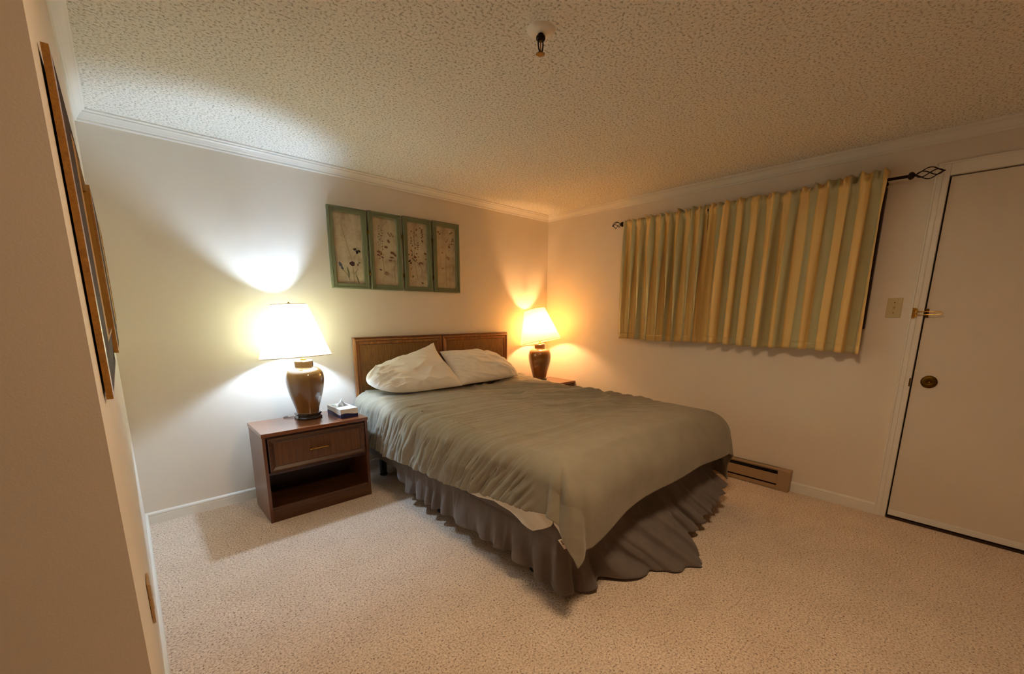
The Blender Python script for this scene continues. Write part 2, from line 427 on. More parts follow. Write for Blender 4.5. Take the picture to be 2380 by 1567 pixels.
# baseboard heater
ht = thing('baseboard_heater', 'low beige electric baseboard heater on the right wall past the bed foot', 'heater', (0, 0, 0))
y0, y1 = -2.412, -1.2
mb = MB(); mb.box(-.012, 0, y0, y1, .004, .156, 'heater enamel'); mb.box(-.062, 0, y0, y1, .150, .156, 'heater enamel', .001)
mb.box(-.062, -.058, y0, y1, .147, .154, 'heater enamel'); mb.obj('back_panel', ht)
MB().box(-.062, -.056, y0, y1, .046, .120, 'heater enamel', .002).obj('front_panel', ht)
mb = MB(); mb.box(-.058, -.012, y0, y1, .004, .008, 'heater enamel'); mb.box(-.062, -.056, y0, y1, .004, .034, 'heater enamel', .002); mb.obj('bottom_rail', ht)
mb = MB(); mb.box(-.050, -.016, y0, y1, .02, .14, 'heater fins'); mb.tube([(-.053, y0, .128), (-.053, y1, .128)], .005, 'heater fins'); mb.obj('heating_element', ht)
MB().box(-.064, 0, -2.492, y0, .0, .158, 'heater enamel', .003).obj('end_cap', ht)

# sprinkler
sp0 = thing('fire_sprinkler', 'brass fire sprinkler head hanging from the popcorn ceiling', 'sprinkler', (-2.222, -2.024, ROOM_H))
MB().lathe([(.0, -.012), (.022, -.013), (.036, -.011), (.048, -.006), (.0515, 0)], (0, 0, 0), 'sprinkler cup', 40).obj('escutcheon', sp0)
mb = MB(); mb.lathe([(0, 0), (.010, 0), (.010, -.018), (.016, -.020), (.017, -.028), (.012, -.033), (0, -.033)], (0, 0, 0), 'dark iron', 20)
for sx in (-1, 1): mb.tube([(sx * .011, 0, -.028), (sx * .0125, 0, -.045), (sx * .010, 0, -.060), (sx * .003, 0, -.070)], .0026, 'dark iron', 8)
mb.lathe([(0, -.066), (.005, -.066), (.005, -.074), (0, -.074)], (0, 0, 0), 'brass', 14); mb.obj('frame', sp0)
MB().lathe([(0, -.034), (.0028, -.035), (.0028, -.064), (0, -.066)], (0, 0, 0), 'glass bulb red', 12).obj('glass_bulb', sp0)
n = 24; vs = [(0, 0, -.0745), (0, 0, -.0765)]; fs = []
for i in range(n):
    for zz in (-.0745, -.0765):
        r_ = .017 if i % 2 else .0125; a = 2 * math.pi * i / n; vs.append((r_ * math.cos(a), r_ * math.sin(a), zz))
for i in range(n):
    a, b_ = 2 + 2 * i, 2 + 2 * ((i + 1) % n); fs += [(0, a, b_), (1, b_ + 1, a + 1), (a, a + 1, b_ + 1, b_)]
MB().add(vs, fs, 'aged brass').obj('deflector', sp0)

# added fill light above the frame, shaped as a ceiling drum
hl = thing('added_fill_light', 'added warm fill light above the frame, shaped as a round brass drum', 'lamp', (-2.35, -2.80, ROOM_H))
MB().lathe([(0, 0), (.185, 0), (.185, -.050), (.178, -.050), (.178, -.006), (0, -.006)], (0, 0, 0), 'brass', 48).obj('drum', hl)
MB().lathe([(0, -.040), (.177, -.040), (.177, -.044), (0, -.044)], (0, 0, 0), 'fill glow', 48).obj('diffuser', hl)

# ================================================================ LEFT WALL PICTURES
def left_picture(y0, w, z0, z1, xo, label, fr=.115):
    t = thing('framed_picture', label, 'picture', (XL, y0, z0), 'gilt framed pictures on the left wall')
    h = z1 - z0; xb = .0035; x1 = xo - XL; x2 = x1 + .007
    def ring(a, b_, xa, xbb, m, mb):
        o = [(xa, a, a), (xa, w - a, a), (xa, w - a, h - a), (xa, a, h - a)]; i = [(xbb, b_, b_), (xbb, w - b_, b_), (xbb, w - b_, h - b_), (xbb, b_, h - b_)]
        mb.add(o + i, [(k, (k + 1) % 4, 4 + (k + 1) % 4, 4 + k) for k in range(4)], m)
    mb = MB()
    ring(0, 0, xb, x1, 'frame wood', mb); ring(0, .012, x1, x1 + .0012, 'frame wood', mb); ring(.012, .022, x1 + .0012, x1 - .002, 'moulding dark', mb)
    ring(.022, fr - .012, x1 - .002, x2 - .002, 'moulding dark', mb); ring(fr - .012, fr, x2 - .002, x2, 'gilt lip', mb); ring(fr, fr, x2, .008, 'gilt lip', mb)
    ring(0, fr, xb, xb, 'moulding dark', mb)
    mb.obj('frame', t)
    MB().box(.006, .009, fr - .01, w - fr + .01, fr - .01, h - fr + .01, 'artwork mat').obj('artwork', t)
    return t
left_picture(-2.13, .70, 1.115, 1.712, -3.4855, 'gold-brown framed picture on the left wall, nearer the camera')
left_picture(-.99, .62, 1.118, 1.722, -3.4775, 'gold-brown framed picture on the left wall, nearer the bed corner')

# ================================================================ FOUR-PANEL BOTANICAL PIECE
sc = thing('hinged_wall_panels', 'four hinged green-framed botanical prints above the headboard', 'wall art', (-2.299, 0, 1.445))
PW = [(0, .284), (.295, .566), (.583, .842), (.857, 1.128)]
PH = .572; FR = .038
def petal(mb, x, y, rx, ry, ang, m, L=.0):
    n = 12; ca, sa = math.cos(ang), math.sin(ang); pts = []
    for i in range(n):
        t = 2 * math.pi * i / n; a = rx * math.cos(t) * (1 + .18 * math.sin(3 * t + x * 90)); b_ = ry * math.sin(t)
        pts.append((x + a * ca - b_ * sa, a * sa + b_ * ca + y))
    poly(mb, pts, m, L)
def poly(mb, pts, m, L=0.):
    d = .0006 + L; k = len(pts)
    mb.add([(p[0], -.0092, p[1]) for p in pts] + [(p[0], -.0092 - d, p[1]) for p in pts], [tuple(range(k, 2 * k))] + [(i, (i + 1) % k, k + (i + 1) % k, k + i) for i in range(k)], m)
def stem(mb, pts, w, m):
    for (a, b_) in zip(pts[:-1], pts[1:]):
        d = Vector((b_[0] - a[0], b_[1] - a[1])); L = d.length
        if L < 1e-6: continue
        q = Vector((-d.y, d.x)) / L * w / 2
        poly(mb, [(a[0] + q.x, a[1] + q.y), (a[0] - q.x, a[1] - q.y), (b_[0] - q.x, b_[1] - q.y), (b_[0] + q.x, b_[1] + q.y)], m)
def art(k, mb, w, h):
    R = random.Random(30 + k); X = lambda u: u * w; Z = lambda v: (1 - v) * h
    P = lambda u, v, a, b_, g, m: petal(mb, X(u), Z(v), a, b_, g, m)
    S = lambda pts, wd, m: stem(mb, [(X(a), Z(b_)) for a, b_ in pts], wd, m)
    for j in range(26):   # faint script marks
        u, v = R.uniform(.05, .6), R.choice((.05, .07, .09, .11)); S([(u, v), (u + .05, v + R.uniform(-.006, .006))], .0012, 'ink faint')
    if k == 0:
        S([(.28, .16), (.36, .30), (.45, .45), (.52, .55), (.60, .68)], .0022, 'ink leaf'); S([(.60, .70), (.63, .85), (.64, .99)], .003, 'ink leaf')
        for a in range(7): S([(.36 + a * .03, .30 + a * .055), (.22 + a * .03, .26 + a * .055)], .001, 'ink faint'); S([(.38 + a * .03, .33 + a * .055), (.56 + a * .02, .27 + a * .055)], .001, 'ink faint')
        P(.60, .71, .020, .017, 0, 'ink plum'); P(.72, .50, .013, .008, .2, 'ink dark'); P(.80, .53, .013, .008, -.6, 'ink dark'); P(.88, .52, .012, .007, -.5, 'ink dark'); P(.79, .55, .008, .007, 0, 'ink dark')
        P(.17, .73, .011, .018, .5, 'ink blue'); P(.23, .78, .009, .014, .5, 'ink blue'); S([(.23, .80), (.38, .86), (.48, .95)], .004, 'ink leaf')
        petal(mb, X(.44), Z(.84), .007, .040, .15, 'ink leaf'); petal(mb, X(.76), Z(.93), .005, .035, .35, 'ink leaf'); S([(.66, .86), (.80, .78)], .004, 'ink leaf')
        P(.86, .69, .010, .006, .3, 'ink leaf'); P(.80, .72, .006, .008, 0, 'ink brown')
        for v in (.86, .885, .91): S([(.03, v), (.35, v - .005)], .0012, 'ink faint')
    elif k == 1:
        S([(.62, .03), (.40, .12), (.30, .22), (.30, .40), (.38, .60), (.42, .84)], .0022, 'ink leaf'); S([(.85, .70), (.87, .97)], .0025, 'ink leaf'); S([(.55, .60), (.60, .82)], .0014, 'ink faint')
        for a in range(26):
            v = .12 + a * .02; u = .30 + .08 * abs(v - .35); s_ = 1 if a % 2 else -1
            P(u + s_ * R.uniform(.03, .11), v, .007, .004, R.uniform(0, 3), R.choice(('ink leaf', 'ink brown', 'ink faint')))
        for u, v, a in ((.20, .55, .011), (.26, .50, .010), (.32, .53, .012), (.18, .50, .008), (.36, .58, .010)): P(u, v, a, .007, R.uniform(-1, 1), 'ink brown')
        P(.54, .42, .015, .010, -.1, 'ink brown'); P(.66, .33, .010, .014, .6, 'ink brown'); P(.80, .50, .020, .010, -.2, 'ink brown'); P(.92, .53, .014, .008, -.5, 'ink brown'); P(.76, .57, .017, .007, 0, 'ink brown')
        P(.70, .62, .016, .006, 0, 'ink brown'); P(.86, .62, .014, .006, 0, 'ink faint'); P(.27, .77, .010, .005, -.5, 'ink plum'); P(.48, .80, .008, .006, 0, 'ink brown')
        for a in range(6): P(.66 + .04 * a, .21 + .02 * (a % 3), .006, .010, a, 'ink faint')
        P(.52, .82, .020, .016, 0, 'ink faint')
    elif k == 2:
        S([(.36, .12), (.38, .40), (.34, .60), (.42, .75), (.50, .90)], .0024, 'ink leaf'); S([(.78, .08), (.78, .25), (.80, .32)], .0014, 'ink faint'); S([(.30, .58), (.52, .62), (.74, .72), (.68, .83)], .003, 'ink brown')
        for a in range(30):
            v = .10 + a * .017; P(.36 + R.uniform(-.18, .20), v, .008, .005, R.uniform(0, 3), R.choice(('ink leaf', 'ink faint', 'ink brown')))
        for a in range(9): P(.74 + R.uniform(-.08, .10), .07 + a * .018, .007, .005, R.uniform(0, 3), 'ink brown')
        for u, v, a, m in ((.10, .60, .012, 'ink plum'), (.16, .63, .010, 'ink plum'), (.08, .50, .008, 'ink brown'), (.38, .53, .014, 'ink brown'), (.32, .58, .010, 'ink leaf'), (.62, .62, .012, 'ink brown'), (.72, .62, .011, 'ink brown'), (.90, .46, .013, 'ink brown'), (.92, .55, .008, 'ink brown'), (.78, .27, .011, 'ink brown'), (.24, .84, .012, 'ink leaf'), (.72, .94, .012, 'ink brown'), (.17, .72, .010, 'ink faint'), (.55, .34, .009, 'ink brown')): P(u, v, a, a * .6, R.uniform(-1, 1), m)
    else:
        S([(.50, .42), (.50, .75), (.50, .97)], .0022, 'ink leaf'); S([(.68, .55), (.68, .90)], .0014, 'ink faint'); S([(.86, .60), (.86, .90)], .0014, 'ink faint'); S([(.62, .26), (.68, .40)], .0016, 'ink faint')
        for u, v, a, m in ((.12, .09, .009, 'ink brown'), (.20, .12, .010, 'ink brown'), (.76, .09, .011, 'ink leaf'), (.84, .07, .009, 'ink brown'), (.88, .18, .008, 'ink dark'), (.84, .21, .007, 'ink dark'), (.92, .20, .006, 'ink dark'), (.82, .26, .008, 'ink brown'), (.54, .23, .007, 'ink brown'), (.60, .20, .006, 'ink brown'), (.68, .31, .013, 'ink brown'), (.72, .27, .010, 'ink faint'), (.35, .67, .006, 'ink brown'), (.30, .68, .006, 'ink brown'), (.45, .66, .005, 'ink faint'), (.62, .50, .022, 'ink faint'), (.32, .42, .010, 'ink faint')): P(u, v, a, a * .6, R.uniform(-1, 1), m)
        for v in (.34, .60, .76, .78): S([(.04, v), (.5, v)], .0009, 'ink faint')
for k, (a, b_) in enumerate(PW):
    w = b_ - a; mb = MB()
    zt = PH + (.004 * k)
    for (x0, x1, z0, z1) in ((0, FR, 0, zt), (w - FR, w, 0, zt), (FR, w - FR, 0, FR), (FR, w - FR, zt - FR, zt)):
        mb.box(x0, x1, -.026, -.002, z0, z1, 'green frame', .004)
    for q, yy in ((.006, -.030), (FR - .008, -.022)):   # raised beads
        for (x0, x1, z0, z1) in ((q, q + .007, q, zt - q), (w - q - .007, w - q, q, zt - q), (q, w - q, q, q + .007), (q, w - q, zt - q - .007, zt - q)):
            mb.box(x0, x1, yy, -.012, z0, z1, 'green frame', .002)
    fo = mb.obj('panel_frame', sc); fo.location = (a, 0, 0)
    pm = MB(); pm.box(0, w - 2 * FR, -.009, -.004, 0, zt - 2 * FR, 'print paper'); art(k, pm, w - 2 * FR, zt - 2 * FR)
    po = pm.obj('botanical_print', fo); po.location = (FR, 0, FR)
for k in range(3):
    xm = (PW[k][1] + PW[k + 1][0]) / 2
    for zz in (.12, .42):
        mb = MB(); mb.tube([(0, -.0275, -.018), (0, -.0275, .018)], .0032, 'aged brass', 10); mb.box(-.0075, .0075, -.0272, -.0255, -.014, .014, 'aged brass', .0006)
        h_ = mb.obj('hinge', sc); h_.location = (xm, 0, zz)

# ================================================================ NIGHTSTANDS
NW, NDp, NH = .645, .367, .567
def make_nightstand(label, loc):
    t = thing('nightstand', label, 'nightstand', loc, 'matching wooden nightstands')
    w, d, h = NW, NDp, NH
    MB().box(0, w, -d, 0, h - .022, h, 'walnut top', .0015).obj('top', t)
    for s_ in (0, 1):
        x = 0.004 if not s_ else w - .022
        MB().box(x, x + .018, -d + .006, -.004, 0, h - .022, 'walnut upright', .001).obj('side_panel', t)
    MB().box(.022, w - .022, -.014, -.006, .05, h - .022, 'walnut dark').obj('back_panel', t)
    MB().box(.022, w - .022, -d + .012, -.014, .078, .094, 'walnut along', .001).obj('shelf', t)
    MB().box(.022, w - .022, -d + .008, -d + .024, 0, .078, 'walnut along', .001).obj('plinth', t)
    mb = MB(); mb.box(.022, w - .022, -d + .016, -d + .03, .300, .316, 'walnut dark', .001); mb.box(.022, w - .022, -d + .014, -d + .03, .530, h - .022, 'walnut dark', .001)
    mb.box(.022, w - .022, -d + .03, -.014, .30, .308, 'walnut dark'); mb.obj('rail', t)
    # drawer with a bevelled picture-frame moulding
    x0, x1, z0, z1 = .030, w - .030, .322, .532; yf = -d - .004
    mb = MB(); mb.box(x0, x1, yf + .010, yf + .024, z0, z1, 'walnut dark', .001); mb.box(x0 + .02, x1 - .02, yf + .024, -.03, z0 + .02, z1 - .02, 'walnut dark')
    def ring(a, ya, b_, yb, m):
        o = [(x0 + a, ya, z0 + a), (x1 - a, ya, z0 + a), (x1 - a, ya, z1 - a), (x0 + a, ya, z1 - a)]; i = [(x0 + b_, yb, z0 + b_), (x1 - b_, yb, z0 + b_), (x1 - b_, yb, z1 - b_), (x0 + b_, yb, z1 - b_)]
        mb.add(o + i, [(k, (k + 1) % 4, 4 + (k + 1) % 4, 4 + k) for k in range(4)], m)
    ring(0, yf + .010, 0, yf + .003, 'walnut along'); ring(0, yf + .003, .004, yf, 'walnut along'); ring(.004, yf, .012, yf + .001, 'walnut along'); ring(.012, yf + .001, .030, yf + .010, 'walnut along'); ring(.030, yf + .010, .033, yf + .008, 'walnut dark')
    dr = mb.obj('drawer', t)
    MB().box(x0 + .032, x1 - .032, yf + .0085, yf + .012, z0 + .032, z1 - .032, 'drawer veneer').obj('drawer_panel', dr)
    xm, zm = w / 2 - .002, .425; mb = MB()
    mb.tube([(xm - .064, yf - .012, zm), (xm - .03, yf - .014, zm), (xm + .03, yf - .014, zm), (xm + .064, yf - .012, zm)], [.0042, .0036, .0036, .0042], 'brass', 10)
    for q in range(-6, 7): mb.lathe([(0, -.0022), (.0046, -.0015), (.0046, .0015), (0, .0022)], (xm + q * .008, yf - .0138, zm), 'brass', 10, (1, 0, 0))
    for s_ in (-.055, .055): mb.tube([(xm + s_, yf + .010, zm), (xm + s_, yf - .012, zm)], .0035, 'brass', 8)
    mb.obj('handle', dr)
    return t
def copy_tree(o, parent=None):
    c = o.copy(); COL.objects.link(c)
    if parent: c.parent = parent
    for ch in [x for x in bpy.data.objects if x.parent == o]: copy_tree(ch, c)
    return c
ns = make_nightstand('reddish-brown wooden nightstand left of the bed holding a tissue box', (-2.944, -.126, 0))
ns2 = copy_tree(ns); ns2.location = (-.648, -.071, 0)
ns2['label'] = 'reddish-brown wooden nightstand in the far corner mostly hidden behind the bed'

# ================================================================ LAMPS
def make_lamp(loc, label, rim_c, tilt, bulb, bulbmat, bulb_label, cord):
    t = thing('table_lamp', label, 'lamp', loc, 'ginger jar table lamps'); L = Vector(loc)
    # carved dark foot: octagonal stepped plinth
    mb = MB(); n8 = 8
    def octa(r, z): return [(r * math.cos(math.pi / 8 + i * math.pi / 4), r * math.sin(math.pi / 8 + i * math.pi / 4), z) for i in range(8)]
    prof = [(.084, 0), (.086, .004), (.086, .012), (.078, .018), (.076, .024), (.084, .030), (.084, .038), (.070, .042)]
    vs = []; fs = []
    for r_, z_ in prof: vs += octa(r_, z_)
    for j in range(len(prof) - 1):
        for i in range(8): fs.append((j * 8 + i, j * 8 + (i + 1) % 8, (j + 1) * 8 + (i + 1) % 8, (j + 1) * 8 + i))
    fs += [tuple(range(7, -1, -1)), tuple((len(prof) - 1) * 8 + i for i in range(8))]
    mb.add(vs, fs, 'lamp foot'); mb.obj('foot', t)
    prof = [(0, .040), (.066, .040), (.069, .046), (.074, .070), (.088, .120), (.102, .170), (.112, .215), (.1175, .255), (.117, .285), (.110, .312), (.096, .332), (.074, .344), (.060, .348), (.058, .352), (.0585, .384), (.056, .390), (.050, .394), (0, .398)]
    P2 = [prof[0]]
    MB().lathe(smooth_prof(prof), (0, 0, 0), 'ceramic glaze', 64).obj('jar', t)
    ax = Vector((tilt[0], tilt[1], 1)).normalized(); rc = Vector(rim_c) - L; top = rc + ax * SH
    bl = Vector(bulb) - L
    mb = MB(); mb.lathe([(0, .396), (.018, .397), (.018, .402), (.008, .404), (.006, .41), (.006, .43), (0, .43)], (0, 0, 0), 'brass', 20)
    zb = bl.z - .048
    mb.tube([(0, 0, .41), (bl.x * .6, bl.y * .6, zb - .05), (bl.x, bl.y, zb - .03)], .005, 'brass', 10)
    mb.lathe([(0, -.034), (.014, -.033), (.016, -.02), (.016, 0), (.0, .002)], (bl.x, bl.y, zb), 'brass', 20)
    mb.obj('socket', t)
    MB().lathe(smooth_prof([(0, -.048), (.012, -.046), (.014, -.034), (.022, -.018), (.029, .000), (.028, .014), (.018, .027), (0, .031)]), bl[:], bulbmat, 24).obj('bulb', t, label=bulb_label)
    mb = MB(); b0 = Vector((bl.x, bl.y, zb - .02)); side = Vector((.75, -.66, 0)).normalized(); fit = top - ax * .012
    for s_ in (-1, 1):
        mb.tube([b0 + side * s_ * .012, b0 + side * s_ * .040 + Vector((0, 0, .02)), bl + side * s_ * .050 + Vector((0, 0, .02)), bl.lerp(fit, .75) + side * s_ * .036, fit + side * s_ * .004], .0014, 'brass', 8)
    mb.tube([fit, fit + ax * .012], .003, 'brass', 8); mb.lathe([(0, 0), (.006, .002), (.008, .010), (.004, .018), (0, .020)], (fit + ax * .012)[:], 'brass', 16, ax[:])
    mb.obj('harp', t)
    # shade: thin double-sided cone, with spider and rim tapes
    mb = MB(); a = ax.orthogonal().normalized(); b2 = ax.cross(a); n = 96
    P = np.zeros((n, 14, 3))
    for i in range(n):
        th = 2 * math.pi * i / n; d = a * math.cos(th) + b2 * math.sin(th)
        for j in range(14):
            f = j / 13; P[i, j] = rc + ax * (SH * f) + d * (RB + (RT - RB) * f)
    mb.grid(P, 'shade linen', True)
    sh = mb.obj('shade', t)
    for f, r_ in ((0, RB), (1, RT)):
        mb = MB(); cc = rc + ax * (SH * f)
        mb.tube([cc + (a * math.cos(2 * math.pi * i / 72) + b2 * math.sin(2 * math.pi * i / 72)) * r_ for i in range(72)], .0022, 'shade trim', 6, True)
        mb.obj('rim_tape', sh)
    mb = MB()
    for k in range(3):
        th = 2 * math.pi * k / 3 + .4; d = a * math.cos(th) + b2 * math.sin(th); mb.tube([fit, top + d * (RT - .001)], .0013, 'brass', 6)
    mb.obj('spider', sh)
    mb = MB(); mb.tube([Vector(p) - L for p in cord], .0022, 'cord brown', 8); mb.obj('cord', t)
    return t
def smooth_prof(pr, k=6):
    out = []
    P = [Vector((a, b_)) for a, b_ in pr]
    for i in range(len(P) - 1):
        p0, p1, p2, p3 = P[max(i - 1, 0)], P[i], P[i + 1], P[min(i + 2, len(P) - 1)]
        for s_ in range(k):
            t = s_ / k; q = .5 * ((2 * p1) + (-p0 + p2) * t + (2 * p0 - 5 * p1 + 4 * p2 - p3) * t * t + (-p0 + 3 * p1 - 3 * p2 + p3) * t ** 3)
            out.append((max(q.x, 0), q.y))
    return out + [tuple(P[-1])]
RB, RT, SH = .2130, .1068, .334
make_lamp((-2.605, -.245, NH), 'ginger jar lamp with bright cool-white shade beside the tissue box', (-2.6404, -.232, .9836), (-.0275, .0793), (-2.597, -.244, 1.148), 'cool bulb', 'cool white bulb',
          [(-2.66, -.19, .573), (-2.715, -.175, .571), (-2.735, -.15, .571), (-2.72, -.128, .571), (-2.70, -.1215, .567), (-2.70, -.1215, .560)])
make_lamp((-.330, -.225, NH), 'ginger jar lamp with crooked warm orange-lit shade in the far corner', (-.3112, -.2161, .9792), (-.0647, .2318), (-.329, -.2316, 1.133), 'warm bulb', 'warm bulb',
          [(-.27, -.18, .573), (-.21, -.15, .571), (-.15, -.15, .571), (-.12, -.12, .571), (-.15, -.085, .571), (-.17, -.068, .567), (-.17, -.066, .560)])

# ================================================================ TISSUE BOX
tb = thing('tissue_box', 'white and navy tissue box on the left nightstand', 'tissue box', (-2.402, -.318, NH))
tb.rotation_euler = (0, 0, math.radians(3))
TW, TD, TH = .060, .108, .062
# two-tone sides: white over a navy wave
mb = MB(); mb.box(-TW, TW, -TD, TD, 0, TH, 'carton white', .001)
def band(p0, p1, nrm):
    n = 24; p0, p1, nrm = Vector(p0), Vector(p1), Vector(nrm); lo = []; hi = []
    for i in range(n + 1):
        f = i / n; p = p0.lerp(p1, f) + nrm * .0006; z = .030 + .004 * math.sin(f * 5.5) - .004 * f; lo.append(Vector((p.x, p.y, 0.0004))); hi.append(Vector((p.x, p.y, z)))
    mb.add([v[:] for v in lo + hi], [(i, i + 1, n + 2 + i, n + 1 + i) for i in range(n)], 'carton blue')
band((-TW, -TD, 0), (TW, -TD, 0), (0, -1, 0)); band((-TW, TD, 0), (-TW, -TD, 0), (-1, 0, 0)); band((TW, -TD, 0), (TW, TD, 0), (1, 0, 0))
mb.lathe([(0, 0), (.012, 0), (.012, .0005), (0, .0005)], (-.035, .07, TH), 'carton print', 16); mb.lathe([(0, 0), (.009, 0), (.009, .0005), (0, .0005)], (.045, -.045, TH), 'carton print', 16)
mb.obj('carton', tb)
mb = MB()
n = 26; P = np.zeros((n, 16, 3)); rs = np.random.RandomState(5); ph = rs.rand(8) * 6
for i in range(n):
    u = i / (n - 1) * 2 - 1
    for j in range(16):
        v = j / 15; wid = .040 * (1 - v) ** .55 + .004; z = TH - .004 + v * (.060 - .028 * abs(u) ** 1.5) + .004 * math.sin(u * 9 + v * 4)
        P[i, j] = (u * wid + .006 * math.sin(v * 5 + ph[0]), .012 * math.sin(u * 7 + ph[1]) * (1 - .4 * v) + .010 * v * math.sin(u * 3), z)
mb.grid(P, 'tissue white'); mb.obj('tissue', tb)

# ================================================================ BED
HBX0, HBX1, HBY0, HBY1, HBZ0, HBZ1 = -2.184, -.636, -.066, -.020, .548, 1.080
bed = thing('bed', 'bed with brown two-panel wooden headboard and dark metal legs', 'bed', (-1.41, -1.1, 0))
BO = Vector(bed.location)
def bput(mb, name, parent=bed): 
    mb.v = [tuple(Vector(v) - BO) for v in mb.v]; return mb.obj(name, parent)
mb = MB(); xm = -1.403
mb.box(HBX0, HBX1, HBY0 + .016, HBY1, HBZ0, HBZ1, 'headboard rail', .003)
mb.box(HBX0 - .003, HBX1 + .003, HBY0 + .008, HBY1, HBZ1 - .010, HBZ1 + .003, 'headboard rail', .003)
for q, (ya, yb) in enumerate(((HBY0 + .002, HBY0 + .012), (HBY0 + .018, HBY0 + .028))): mb.box(HBX0 - .004, HBX0 + .01, ya, yb, HBZ0, HBZ1 - .004, 'headboard oak', .002)
hb = bput(mb, 'headboard')
for (x0, x1) in ((HBX0, xm - .006), (xm + .006, HBX1)):
    mb = MB(); z0, z1 = HBZ0 + .002, HBZ1 - .012
    def ring(a, ya, b_, yb, m):
        o = [(x0 + a, ya, z0 + a), (x1 - a, ya, z0 + a), (x1 - a, ya, z1 - a), (x0 + a, ya, z1 - a)]; i = [(x0 + b_, yb, z0 + b_), (x1 - b_, yb, z0 + b_), (x1 - b_, yb, z1 - b_), (x0 + b_, yb, z1 - b_)]
        mb.add(o + i, [(k, (k + 1) % 4, 4 + (k + 1) % 4, 4 + k) for k in range(4)], m)
    y = HBY0
    ring(0, y + .020, 0, y + .003, 'headboard oak'); ring(0, y + .003, .006, y - .001, 'headboard oak'); ring(.006, y - .001, .014, y, 'headboard oak'); ring(.014, y, .020, y + .006, 'headboard rail')
    ring(.020, y + .006, .040, y + .010, 'headboard oak'); ring(.040, y + .010, .046, y + .014, 'headboard rail')
    mo = bput(mb, 'panel_moulding', hb)
    mb = MB().box(x0 + .044, x1 - .044, y + .0135, y + .018, z0 + .044, z1 - .044, 'woven panel'); bput(mb, 'woven_panel', hb)
for x in (HBX0 + .006, HBX1 - .046): bput(MB().box(x, x + .036, -.056, -.026, 0, HBZ0 + .01, 'wood stain dark', .002), 'headboard_post')
for x in (-2.085, -.735): bput(MB().box(x - .018, x + .018, -2.06, -.07, .140, .168, 'black metal', .002), 'side_rail')
for yy in (-.12, -1.04, -2.02): bput(MB().box(-2.085, -.735, yy - .018, yy + .018, .138, .152, 'black metal', .002), 'cross_rail')
for yy in (-.20, -1.04, -1.90):
    for x in (-2.075, -.745):
        mb = MB(); mb.box(x - .020, x + .020, yy - .020, yy + .020, .018, .150, 'black metal', .003); mb.lathe([(0, 0), (.028, 0), (.030, .006), (.024, .022), (0, .024)], (x, yy, 0), 'black metal', 20)
        bput(mb, 'leg')
mx0, mx1, my0, my1 = -2.150, -.662, -2.130, -.075
bs = MB().box(mx0 + .004, mx1 - .004, my0 + .004, my1 - .006, .170, .375, 'box spring cloth', .012).obj('box_spring', label='box spring under the mattress, hidden by the grey bed skirt', category='box spring')
ma = MB().box(mx0, mx1, my0, my1, .378, .596, 'mattress ticking', .04).obj('mattress', label='pale mattress showing at the head between headboard and comforter', category='mattress')
for e in ma.data.polygons: e.use_smooth = True

# ---- draped cloth generator
def drape(NU, NV, x0, x1, yh, yf, ztop, Rl, Rr, Rf, hemL, hemR, hemF, cornerL, cornerR, puff, wr, slope=0.):
    xi0, xi1, yi = x0 + Rl, x1 - Rr, yf + Rf
    Wd, Lb = xi1 - xi0, yh - yi
    U, V = np.meshgrid(np.linspace(0, 1, NU), np.linspace(0, 1, NV), indexing='ij')
    S = U * Wd; T = V * (Lb + .3)
    for _ in range(6):
        A = hemL(np.clip(T, 0, Lb)); B = hemR(np.clip(T, 0, Lb)); S = -A + U * (Wd + A + B)
        T = V * (Lb + hemF(np.clip(S, 0, Wd)))
    sl = np.maximum(0, -S); sr = np.maximum(0, S - Wd); da = sl + sr; db = np.maximum(0, T - Lb); r = np.hypot(da, db) + 1e-9
    cx_, sx_ = da / r, db / r; isl = (S < Wd / 2)
    Rx = np.where(isl, Rl, Rr); R = Rx * cx_ ** 2 + Rf * sx_ ** 2; R = np.where(R < 1e-4, .05, R)
    q = np.minimum(r, R * np.pi / 2); h = R * np.sin(q / R); drop = R * (1 - np.cos(q / R)); rest = np.maximum(0, r - R * np.pi / 2)
    corner = 2 * cx_ * sx_; k = np.where(isl, cornerL, cornerR) * corner ** 1.3
    rest = rest * (1 - .12 * corner); drop = drop + rest * np.sqrt(np.clip(1 - (k + slope) ** 2, .05, 1)); h = h + rest * (k + slope)
    X = xi0 + np.clip(S, 0, Wd) + np.where(isl, -1, 1) * cx_ * h; Y = yh - np.clip(T, 0, Lb) - sx_ * h
    Z = ztop - drop
    P = np.stack([X, Y, Z], 2)
    P[..., 2] += puff(X, Y) * (r < .5) * np.exp(-r / .12)
    # displacement along the normal
    gu = np.gradient(P, axis=0); gv = np.gradient(P, axis=1); n = np.cross(gu, gv); n /= np.linalg.norm(n, axis=2)[..., None] + 1e-12
    n *= np.sign(n[NU // 2, NV // 3, 2])
    P += n * wr(S, T, da, db, isl, Wd, Lb)[..., None]
    P[..., 2] = np.maximum(P[..., 2], .006)
    return P, n
ip = lambda xs, ys: (lambda v: np.interp(v, xs, ys))
Rl, Rr, Rf = .075, .10, .15
QUART = lambda R: R * math.pi / 2 - R
hL = [(-.09, .305), (-.29, .300), (-.58, .288), (-.91, .308), (-1.39, .334), (-1.76, .382), (-1.97, .402), (-2.1, .425)]
hemL = ip([-.09 - y for y, z in hL], [.628 - z + QUART(Rl) for y, z in hL])
hemR = ip([0, .34, .46, .8, 2.0], [.055, .06, .14, .28, .50])
hF = [(-2.13, .31), (-2.02, .335), (-1.85, .372), (-1.54, .405), (-1.2, .405), (-.97, .392), (-.75, .385)]
hemF = ip([x - (-2.205 + Rl) for x, z in hF], [.628 - z + QUART(Rf) for x, z in hF])
